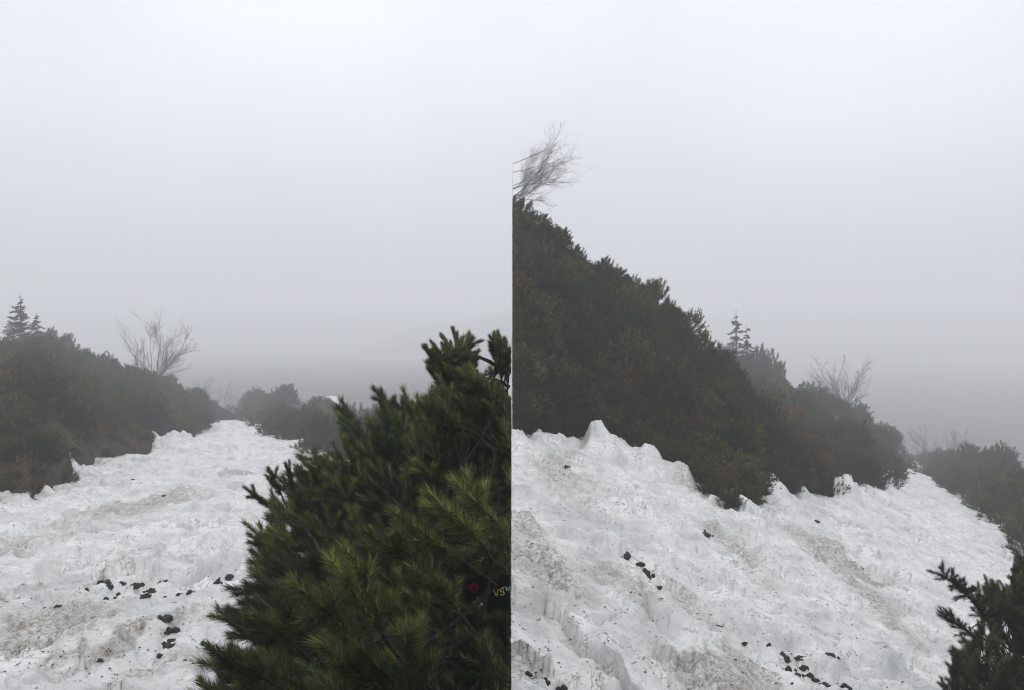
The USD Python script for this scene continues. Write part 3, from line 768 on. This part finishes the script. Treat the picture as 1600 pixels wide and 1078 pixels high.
def mixk(a, b):
    return lambda px, t: a if t > 0.45 else b
cover(hl, 150, (0.9, 1.7), mixk([0.75, 0.2, 0.05], [0.34, 0.53, 0.13]), {"pine": "dark green dwarf pine on the slope left of the snow gully", "olive": "olive scrub bush on the slope left of the snow gully", "brown": "brown bare scrub bush on the slope left of the snow gully"}, "scrub on the far left slope", 401)
cover(hl, 110, (0.5, 0.95), mixk([0.2, 0.4, 0.4], [0.12, 0.45, 0.43]), {"pine": "small dark dwarf pine on the slope left of the gully", "olive": "small olive bush on the slope left of the gully", "brown": "small brown bush on the slope left of the gully"}, "small scrub on the far left slope", 411, margin=0.01, tmax=0.4, pw=1.6)
cover(ha, 90, (0.4, 0.7), mixk([0.2, 0.4, 0.4], [0.15, 0.45, 0.40]), {"pine": "small dark dwarf pine low on the steep slope", "olive": "small olive bush low on the steep slope", "brown": "small brown bush low on the steep slope"}, "small scrub on the steep slope", 412, margin=0.01, tmax=0.4, pw=1.6, xmin=0.0)
cover(ha, 210, (0.6, 1.2), mixk([0.8, 0.15, 0.05], [0.38, 0.49, 0.13]), {"pine": "dark dwarf pine on the steep slope above the right snow field", "olive": "olive scrub bush on the steep slope above the right snow field", "brown": "brown scrub bush on the steep slope above the right snow field"}, "scrub on the steep slope", 402, xmin=0.0)
cover(ha[:62, :3], 24, (0.6, 1.0), mixk([0.8, 0.15, 0.05], [0.38, 0.49, 0.13]), {"pine": "dark dwarf pine on the steep slope right beside the seam", "olive": "olive scrub bush on the steep slope right beside the seam", "brown": "brown scrub bush on the steep slope right beside the seam"}, "scrub beside the seam", 407, xmin=0.0)
cover(hb, 85, (1.0, 1.9), mixk([0.85, 0.12, 0.03], [0.55, 0.35, 0.1]), {"pine": "grey green dwarf pine on the farther slope below the spruces", "olive": "olive bush on the farther slope below the spruces", "brown": "brown bush on the farther slope below the spruces"}, "scrub on the farther slope", 403)
cover(hc, 55, (1.4, 2.6), lambda px, t: [0.85, 0.12, 0.03], {"pine": "fog grey dwarf pine on the low bank behind the big pine", "olive": "fog grey olive bush on the low bank behind the big pine", "brown": "fog grey bare bush on the low bank behind the big pine"}, "bushes on the low bank", 404)
cover(he, 50, (1.3, 2.4), lambda px, t: [0.7, 0.15, 0.15], {"pine": "fog grey dwarf pine on the bank at the right edge", "olive": "fog grey olive bush on the bank at the right edge", "brown": "fog grey brown bush on the bank at the right edge"}, "bushes on the right bank", 405)

def undergrowth(V, n, label, mat, seed, xmin=None):
    r = np.random.default_rng(seed)
    nt, nu = V.shape[:2]
    i, j = r.integers(0, nt - 2, n), r.integers(0, nu - 2, n)
    a, b = r.random((n, 1)), r.random((n, 1))
    p = V[i, j] + (V[i + 1, j] - V[i, j]) * a + (V[i, j + 1] - V[i, j]) * b
    if xmin is not None:
        p = p[p[:, 0] > xmin]
    n = len(p)
    di = r.normal(0, 0.5, (n, 3)) + [0, -0.25, 0.8]
    v, f, tn = needles(p - [0, 0, 0.03], di, r.uniform(0.05, 0.22, n), r.uniform(0.05, 0.12, n), 14, 0.014, r, spread=(1.2, 0.5), tone=np.clip(nz(p, 0.8, seed, 3) * 1.4 - 0.2, 0, 1))
    nrm = needles.normals
    if xmin is not None:
        v, f, tn, nrm = clip_x(v, f, 1, tn, nrm=nrm)
    mesh("undergrowth", v, f, mat, n=nrm, pv={"tone": tn}, kind="stuff", label=label, category="undergrowth")
undergrowth(hl, 9000, "brown heath and leaf litter between the bushes of the left slope", brown_m, 420)
undergrowth(hl, 5000, "low olive ground cover between the bushes of the left slope", olive_m, 421)
undergrowth(ha, 9000, "brown heath and leaf litter between the bushes of the steep slope", brown_m, 422, 0.0)
undergrowth(ha, 6000, "low olive ground cover between the bushes of the steep slope", olive_m, 423, 0.0)
undergrowth(hb, 5000, "low olive ground cover on the farther slope", olive_m, 424)
undergrowth(he, 4000, "brown heath on the bank at the right edge", brown_m, 425)

# ------------------------------------------------------------------ spruces and bare trees
def spruce(base, H, seed, label, slim=0.22):
    r = np.random.default_rng(seed)
    path = thing("spruce_tree", base, label=label, category="spruce", group="spruces on the crest")
    v, f = tube([(0, 0, -0.4), (0.01, 0, H * 0.5), (0, 0, H)], [H * 0.022, H * 0.014, 0.006], 7)
    mesh("trunk", v, f, bark_m, path)
    pp, dd, ll = [], [], []
    h = 0.12 * H
    while h < 0.97 * H:
        R = slim * H * (1.02 - h / H) * r.uniform(0.8, 1.25)
        nb = int(r.integers(4, 7)); a0 = r.uniform(0, 6.28)
        for j in range(nb):
            a = a0 + j * 6.283 / nb + r.normal(0, 0.2)
            RR = R * r.choice([0.35, 0.7, 1.0, 1.45], p=[0.25, 0.3, 0.3, 0.15]) * r.uniform(0.85, 1.15)
            tilt = r.normal(-0.38, 0.25); hh = h + r.normal(0, 0.035) * H
            for s in np.arange(0.08, 1.0, 0.10):
                q = np.array([math.cos(a) * RR * s, math.sin(a) * RR * s, hh + tilt * RR * s + 0.2 * RR * s * s])
                for sgn in (-1, 0, 1):
                    ll.append(max(0.03, 0.42 * RR * (1.1 - s * 0.5))); pp.append(q); dd.append([math.cos(a + 0.8 * sgn), math.sin(a + 0.8 * sgn), -0.25 + r.normal(0, 0.3)])
        h += r.choice([0.03, 0.05, 0.12], p=[0.4, 0.4, 0.2]) * H
    pp.append(np.array([0, 0, H * 0.93])); dd.append([0, 0, 1]); ll.append(0.1 * H)
    n = len(pp); ll = np.array(ll)
    v, f, tn = needles(np.array(pp), np.array(dd, float), ll, np.clip(0.5 * ll, 0.02, 0.07 * H / 2.6), 16, 0.016, r, tone=r.uniform(0.1, 0.8, n))
    mesh("crown", v, f, spruce_m, path, pv={"tone": tn})

def stand(V, px, tq):
    nt, nu = V.shape[:2]
    pxs = 800 + F * V[int(tq * (nt - 1)), :, 0] / V[int(tq * (nt - 1)), :, 1]
    return V[int(tq * (nt - 1)), np.argmin(np.abs(pxs - px))]
def height_to(p, row):
    return CZ + (539 - row) / F * p[1] - p[2]
for V, lst in ((hl, [(32, 0.97, 462, "tallest spruce on the crest of the left slope"), (57, 0.97, 492, "second spruce on the left crest, shorter, right of the tallest"), (78, 0.99, 506, "small ragged upright pine on the left crest"), (103, 0.99, 511, "rightmost ragged upright pine of the left crest"), (14, 0.98, 516, "ragged upright pine at the left edge beside the tallest")]),
               (hb, [(1150, 0.97, 487, "tallest spruce on the crest of the farther right slope"), (1167, 0.97, 512, "second spruce just right of the tallest on the right crest"), (1185, 0.99, 530, "small ragged upright pine on the right crest"), (1202, 0.99, 537, "rightmost ragged upright pine of the right crest"), (1137, 0.98, 532, "ragged upright pine left of the tallest on the right crest")])):
    for i, (px, tq, row, lab) in enumerate(lst):
        b = stand(V, px, tq)
        b = np.array([(px - 800) / F * b[1], b[1], b[2] - 0.1])
        if i < 2:
            spruce(b, height_to(b, row), 500 + px, lab, 0.27 if i == 0 else 0.42)
        else:
            Hb = height_to(b, row)
            shrub("pine", "dwarf_pine", dict(loc=b, rz=37.0 * i, scale=(0.95 * Hb, 0.8 * Hb, 1.35 * Hb), tilt=(3, -4)), crest=True, label=lab, category="shrub")

def bare_tree(base, H, seed, label, stems=6, lean=(0, 0, 1), fan=0.6, side=0, thick=0.62, depth=5, foot=0):
    r = np.random.default_rng(seed)
    path = thing("bare_tree", base, label=label, category="bare tree")
    base = np.asarray(base, float)
    trunks, twigs = [], []
    def grow(p, d, L, rad, lev):
        n = 6
        pts = [p]
        for i in range(n):
            d = unit(d + r.normal(0, 0.085, 3) + np.array([0, 0, 0.03]))
            pts.append(pts[-1] + d * L / n)
        pts = np.array(pts)
        v, f = tube(pts, np.linspace(rad, rad * 0.5, n + 1), 5 if lev < 2 else 4)
        (trunks if lev == 0 else twigs).append((v, f))
        if lev < depth - 1:
            for j in range(int(r.integers(3, 7))):
                i = int(r.integers(1, n + 1))
                ax = unit(r.normal(0, 1, 3))
                grow(pts[i], unit(d + 0.62 * ax), L * r.uniform(0.4, 0.66), rad * 0.5, lev + 1)
    for s in range(stems):
        d = unit(np.asarray(lean, float) + fan * unit(r.normal(0, 1, 3) * [1, 1, 0.2]))
        start = np.array([r.normal(0, 0.06), r.normal(0, 0.06), -0.15]) if not foot else np.array([0, 0, foot * r.uniform(0.12, 1.0)])
        grow(start, d, H * (r.uniform(0.3, 0.5) if foot else r.uniform(0.48, 0.66)), 0.011 * H * thick, 0)
    if foot:
        trunks.append(tube([(0, 0, -0.3), (0.0, 0, foot / 2), (0, 0, foot)], [0.004, 0.003, 0.002], 6))
    for v, f in trunks:
        if side:
            v, f, _ = clip_x(v + base, f, side); v = v - base
        if len(f):
            mesh("trunk", v, f, twig_m, path)
    v, f = join(twigs)
    if side:
        v, f, _ = clip_x(v + base, f, side); v = v - base
    mesh("crown", v, f, twig_m, path)

b = stand(hl, 240, 0.85); bare_tree([(238 - 800) / F * b[1], b[1], b[2]], height_to(b, 500), 610, "bare leafless tree on the left slope, faint in the fog", stems=10, fan=0.62)
b = stand(hb, 1315, 0.85); bare_tree([(1318 - 800) / F * b[1], b[1], b[2]], height_to(b, 548), 611, "bare leafless tree on the farther right slope, faint in the fog", stems=10, fan=0.62)
b = stand(ha, 806, 0.99); bare_tree([0.02, b[1], b[2]], 2.1, 612, "wind-swept bare twiggy tree at the top of the steep slope, reaching right", stems=15, lean=(0.85, 0, 0.30), fan=0.38, side=1, thick=0.30, foot=1.05)
bare_tree([P(1452, 745, 78)[0], 78, P(1452, 745, 78)[2]], 5.5, 613, "ghostly bare tree far off at the right end of the snow", stems=7, fan=0.7, thick=1.2)
bare_tree([P(345, 650, 100)[0], 100, P(345, 650, 100)[2]], 5.5, 614, "ghostly bare tree at the far end of the left gully", stems=7, fan=0.8, thick=1.2)

# ------------------------------------------------------------------ earth clods and twigs on the snow
def clod(px, py, wpx, hpx, label, group=None, seed=0):
    r = np.random.default_rng(700 + seed)
    c = on_ground(px, py)
    wpx, hpx = wpx * 1.15, hpx * 1.2
    rad = wpx / F * c[1] / 2
    z = float(snow_z(np.array([c[0]]), np.array([c[1]]))[0])
    s = trimesh.creation.icosphere(3, 1.0)
    v = np.array(s.vertices)
    v = v * (0.25 + 1.5 * nz(v + seed * 3.7, 1.5, seed, 4))[:, None]
    hz = max(hpx / F * c[1] * 0.42, 0.25 * rad)
    v = v * [rad, rad * r.uniform(0.7, 1.2), hz]
    a = r.uniform(0, 3.14)
    R = np.array([[math.cos(a), -math.sin(a), 0], [math.sin(a), math.cos(a), 0], [0, 0, 1]])
    path = thing("earth_clod", (c[0], c[1], z + 0.2 * hz), label=label, category="clod", **({"group": group} if group else {}))
    v2, f2, n2 = meshkit.arrays((v @ R.T, np.array(s.faces)), True)
    mesh("lump", v2, f2, clod_m, path, n2)
    # crumbs broken off it are part of the lump of earth
    parts = []
    for j in range(9):
        q = trimesh.creation.icosphere(1, 1.0)
        w = np.array(q.vertices) * rad * r.choice([0.15, 0.25, 0.42]) * (0.7 + 0.6 * r.random((len(q.vertices), 1)))
        an = r.uniform(0, 6.28)
        parts.append((w + [rad * r.uniform(0.8, 1.7) * math.cos(an), rad * r.uniform(0.8, 1.7) * math.sin(an), -0.1 * hz], np.array(q.faces)))
    v, f = join(parts)
    mesh("crumbs", v, f, clod_m, path, kind="stuff")

i = 0
def clods(lst, label, group):
    global i
    for px, py, w, h in lst:
        clod(px, py, w, h, label, group, i); i += 1
clods([(157, 936, 11, 9), (166, 937, 12, 10), (171, 947, 8, 12), (188, 932, 12, 8), (198, 934, 9, 7), (206, 937, 9, 8), (213, 940, 12, 10), (229, 938, 9, 7), (227, 948, 10, 10), (236, 928, 11, 11), (185, 948, 6, 8), (192, 945, 6, 6), (222, 945, 6, 8), (250, 922, 5, 5), (260, 924, 5, 4), (258, 936, 7, 6), (165, 958, 5, 5), (180, 955, 5, 4)],
      "dark earth clod in the row across the left snow below the ice lip", "clods in the left row")
clods([(260, 993, 13, 10), (250, 1003, 6, 11), (264, 1011, 8, 12), (274, 1009, 10, 9), (268, 1018, 13, 9), (248, 1033, 8, 10), (266, 1033, 12, 7)], "dark earth clod in the knot near the pine on the left snow", "clods in the left knot")
for px, py, w, h, lab in [(36, 961, 10, 6, "single earth clod at the left edge of the snow"), (296, 946, 8, 8, "small earth clod right of the left row"), (279, 942, 6, 6, "tiny earth clod between the left row and the pine"), (317, 1025, 6, 7, "lone small earth clod beside the lower pine sprays"), (359, 900, 11, 10, "earth clod on grey ice at the pine's edge"), (341, 935, 7, 12, "upright dark clod left of the pine"), (146, 1038, 6, 6, "left one of two small clods near the bottom of the left snow"), (157, 1039, 6, 6, "right one of two small clods near the bottom of the left snow"), (8, 838, 14, 7, "dark wet clod at the left picture edge"), (136, 940, 6, 8, "small clod left of the row below the ice lip"), (190, 883, 6, 6, "small speck of earth above the ice lip"), (70, 970, 5, 6, "small speck of earth under the ice lip"), (90, 968, 6, 5, "small speck of earth beside a swirl in the snow"),
                          (283, 765, 5, 5, "small far clod in the middle of the left gully"), (207, 754, 5, 5, "small far clod high in the left gully"), (256, 781, 6, 4, "flat dark clod beside the brown stain in the gully"),
                          (980, 877, 11, 12, "peaked dark clod on the middle of the right snow field"), (1000, 893, 9, 8, "left one of the pair of large joined clods"), (1009, 900, 14, 16, "large dark clod in the middle of the right snow field"), (1022, 909, 12, 8, "flat clod right below the large dark clod"), (1104, 843, 11, 8, "dark clod below the scrub tongue on the right snow"), (1100, 829, 6, 6, "small dark clod just above another below the scrub tongue"), (1062, 950, 12, 9, "oval dark clod right of centre on the right snow"), (1122, 981, 9, 8, "dark clod on ice below the long crack"), (1072, 1021, 9, 6, "flat small clod near the bottom of the right snow"), (852, 1062, 10, 13, "left one of two oval clods at the bottom of the right snow"), (881, 1060, 12, 13, "right one of two oval clods at the bottom of the right snow"), (825, 1048, 8, 10, "small oval clod near the seam at the bottom"), (885, 735, 7, 6, "small clod high on the right snow near the scrub"), (1276, 820, 6, 6, "small round clod in the middle of the right snow"), (1352, 862, 6, 6, "small round clod beyond the brown stain"), (1345, 885, 6, 6, "small dark clod at the corner of the brown stain"), (1320, 1066, 10, 14, "dark clod right of the zigzag row"), (1437, 1072, 16, 12, "dark clod at the foot of the corner pine"), (1202, 1004, 6, 8, "small clod left of the zigzag row"), (1163, 1014, 6, 6, "small speck beside the long crack")]:
    clod(px, py, w, h, lab, None, i); i += 1
clods([(1222, 1010, 10, 12), (1229, 1020, 9, 14), (1232, 1032, 7, 10), (1249, 1020, 9, 7), (1257, 1028, 9, 8), (1266, 1036, 9, 8), (1274, 1042, 9, 8), (1297, 1040, 11, 13), (1290, 1050, 8, 8), (1284, 1058, 9, 14), (1291, 1066, 7, 10), (1246, 1042, 7, 7), (1255, 1040, 5, 5), (1238, 1050, 4, 4), (1310, 1048, 4, 4), (1243, 1032, 4, 5)],
      "dark earth clod in the zigzag row at the bottom of the right snow", "clods in the right row")
# fine litter strewn on the snow
r = np.random.default_rng(800)
parts = []
for k in range(1100):
    px, py = r.uniform(0, 1600), 700 + 378 * r.random() ** 0.7
    if 380 < px < 800 and py > 1010 - (px - 340) * 1.0: continue
    d = float(depth_on_ground(px, py))
    if d > 26: continue
    c = on_ground(px, py)
    z = float(snow_z(c[0:1], c[1:2])[0])
    a = r.uniform(0, 6.28); L = r.uniform(0.003, 0.011) if r.random() < 0.85 else r.uniform(0.012, 0.035)
    dv = np.array([math.cos(a), math.sin(a), r.normal(0, 0.15)]) * L
    p0 = np.array([c[0], c[1], z + 0.006])
    parts.append(tube([p0 - dv, p0 + r.normal(0, 0.15 * L, 3) * [1, 1, 0.2], p0 + dv], [0.0015, 0.0028, 0.0012] if L > 0.012 else [0.002, 0.005, 0.002], 4))
v, f = join(parts)
mesh("litter", v, f, twigdirt_m, kind="stuff", label="fine dark twigs and crumbs strewn over the snow", category="litter")

# ------------------------------------------------------------------ the bag half hidden in the big pine
bc = P(742, 945, 2.42)
bw, bh, bd = 0.20, 0.27, 0.13
bx1 = -0.006
bag = thing("bag", (bx1 - bw / 2, bc[1] + bd / 2, bc[2] - bh / 2), label="black fabric bag with yellow lettering, half hidden inside the big pine", category="bag")
import manifold3d as m3
def rbox(sx, sy, sz, rr, c=(0, 0, 0)):
    sph = [m3.Manifold.sphere(rr, 14).translate([sx_ * (sx / 2 - rr) + c[0], sy_ * (sy / 2 - rr) + c[1], sz_ * (sz / 2 - rr) + c[2]]) for sx_ in (-1, 1) for sy_ in (-1, 1) for sz_ in (-1, 1)]
    return m3.Manifold.batch_hull(sph)
tmesh("body", rbox(bw, bd, bh, 0.035, (0, 0, bh / 2)), cloth_m, bag)
tmesh("lid", rbox(bw * 0.96, bd * 1.05, 0.07, 0.028, (0, -0.004, bh - 0.012)), cloth_m, bag)
tmesh("pocket", rbox(bw * 0.74, 0.05, bh * 0.42, 0.02, (0, -bd / 2 - 0.008, bh * 0.3)), cloth_m, bag)
for sx in (-0.06, 0.06):
    v, f = tube([(sx, bd / 2, bh * 0.9), (sx, bd / 2 + 0.05, bh * 0.6), (sx, bd / 2 + 0.03, bh * 0.25), (sx, bd / 2 - 0.01, bh * 0.1)], 0.012, 8)
    mesh("strap", v, f, cloth_m, bag)
ox, oy, oz = bx1 - bw / 2, bc[1] + bd / 2, bc[2] - bh / 2
def on_bag(px, py, dy=-0.002):
    d = oy - bd / 2 + dy
    q = P(px, py, d)
    return q - [ox, oy, oz]
q = on_bag(741, 917)
v, f = tube([q + [-0.006, 0, -0.014], q + [-0.009, -0.01, 0.002], q + [0.0, -0.014, 0.016], q + [0.008, -0.01, 0.004], q + [0.004, 0, -0.014]], [0.006, 0.008, 0.008, 0.008, 0.006], 8)
mesh("red_tab", v, f, red_m, bag, label="dark red webbing tab")
q = on_bag(748, 941, -0.01)
from shapely.geometry import Polygon
tag = trimesh.creation.extrude_polygon(Polygon([(-0.015, 0.004), (-0.006, 0.003), (-0.003, 0.017), (0.004, 0.012), (0.013, -0.004), (0.012, -0.016), (0.0, -0.013), (-0.012, -0.005)]), 0.003, engine="earcut")
tag.apply_transform(trimesh.transformations.rotation_matrix(np.pi / 2, [1, 0, 0]))
tag.apply_translation(q)
tmesh("white_tag", tag, white_m, bag, smooth=False, label="small white label")
for word, px, py, m, h in (("VS", 771, 931, yellow_m, 0.020), ("TM", 786, 924, pale_m, 0.014)):
    t = meshkit.text_mesh(word, h, 0.002)
    t.apply_transform(trimesh.transformations.rotation_matrix(np.radians(8), [0, 0, 1]))
    t.apply_transform(trimesh.transformations.rotation_matrix(np.pi / 2, [1, 0, 0]))
    w = t.bounds[1][0] - t.bounds[0][0]
    t.apply_translation(on_bag(px, py, -0.003))
    over = t.bounds[1][0] + ox - (-0.004)
    t.apply_translation([-max(0, over), 0, 0])
    tmesh("lettering", t, m, bag, smooth=False)

# ------------------------------------------------------------------ the air
haze_m = usdkit.material(stage, "/World/Looks/fog", {"v": ("principled_volume", {"color": (0.97, 0.975, 0.985), "density": 0.0060, "anisotropy": 0.2})}, [], volume="v.volume")
hx = trimesh.creation.box([1000, 900, 64.0])
hx.apply_translation([0, 380, CZ - 30 + 32.0])
mesh("haze", hx.vertices, hx.faces, haze_m, kind="stuff", label="pale fog filling the whole valley", category="fog")
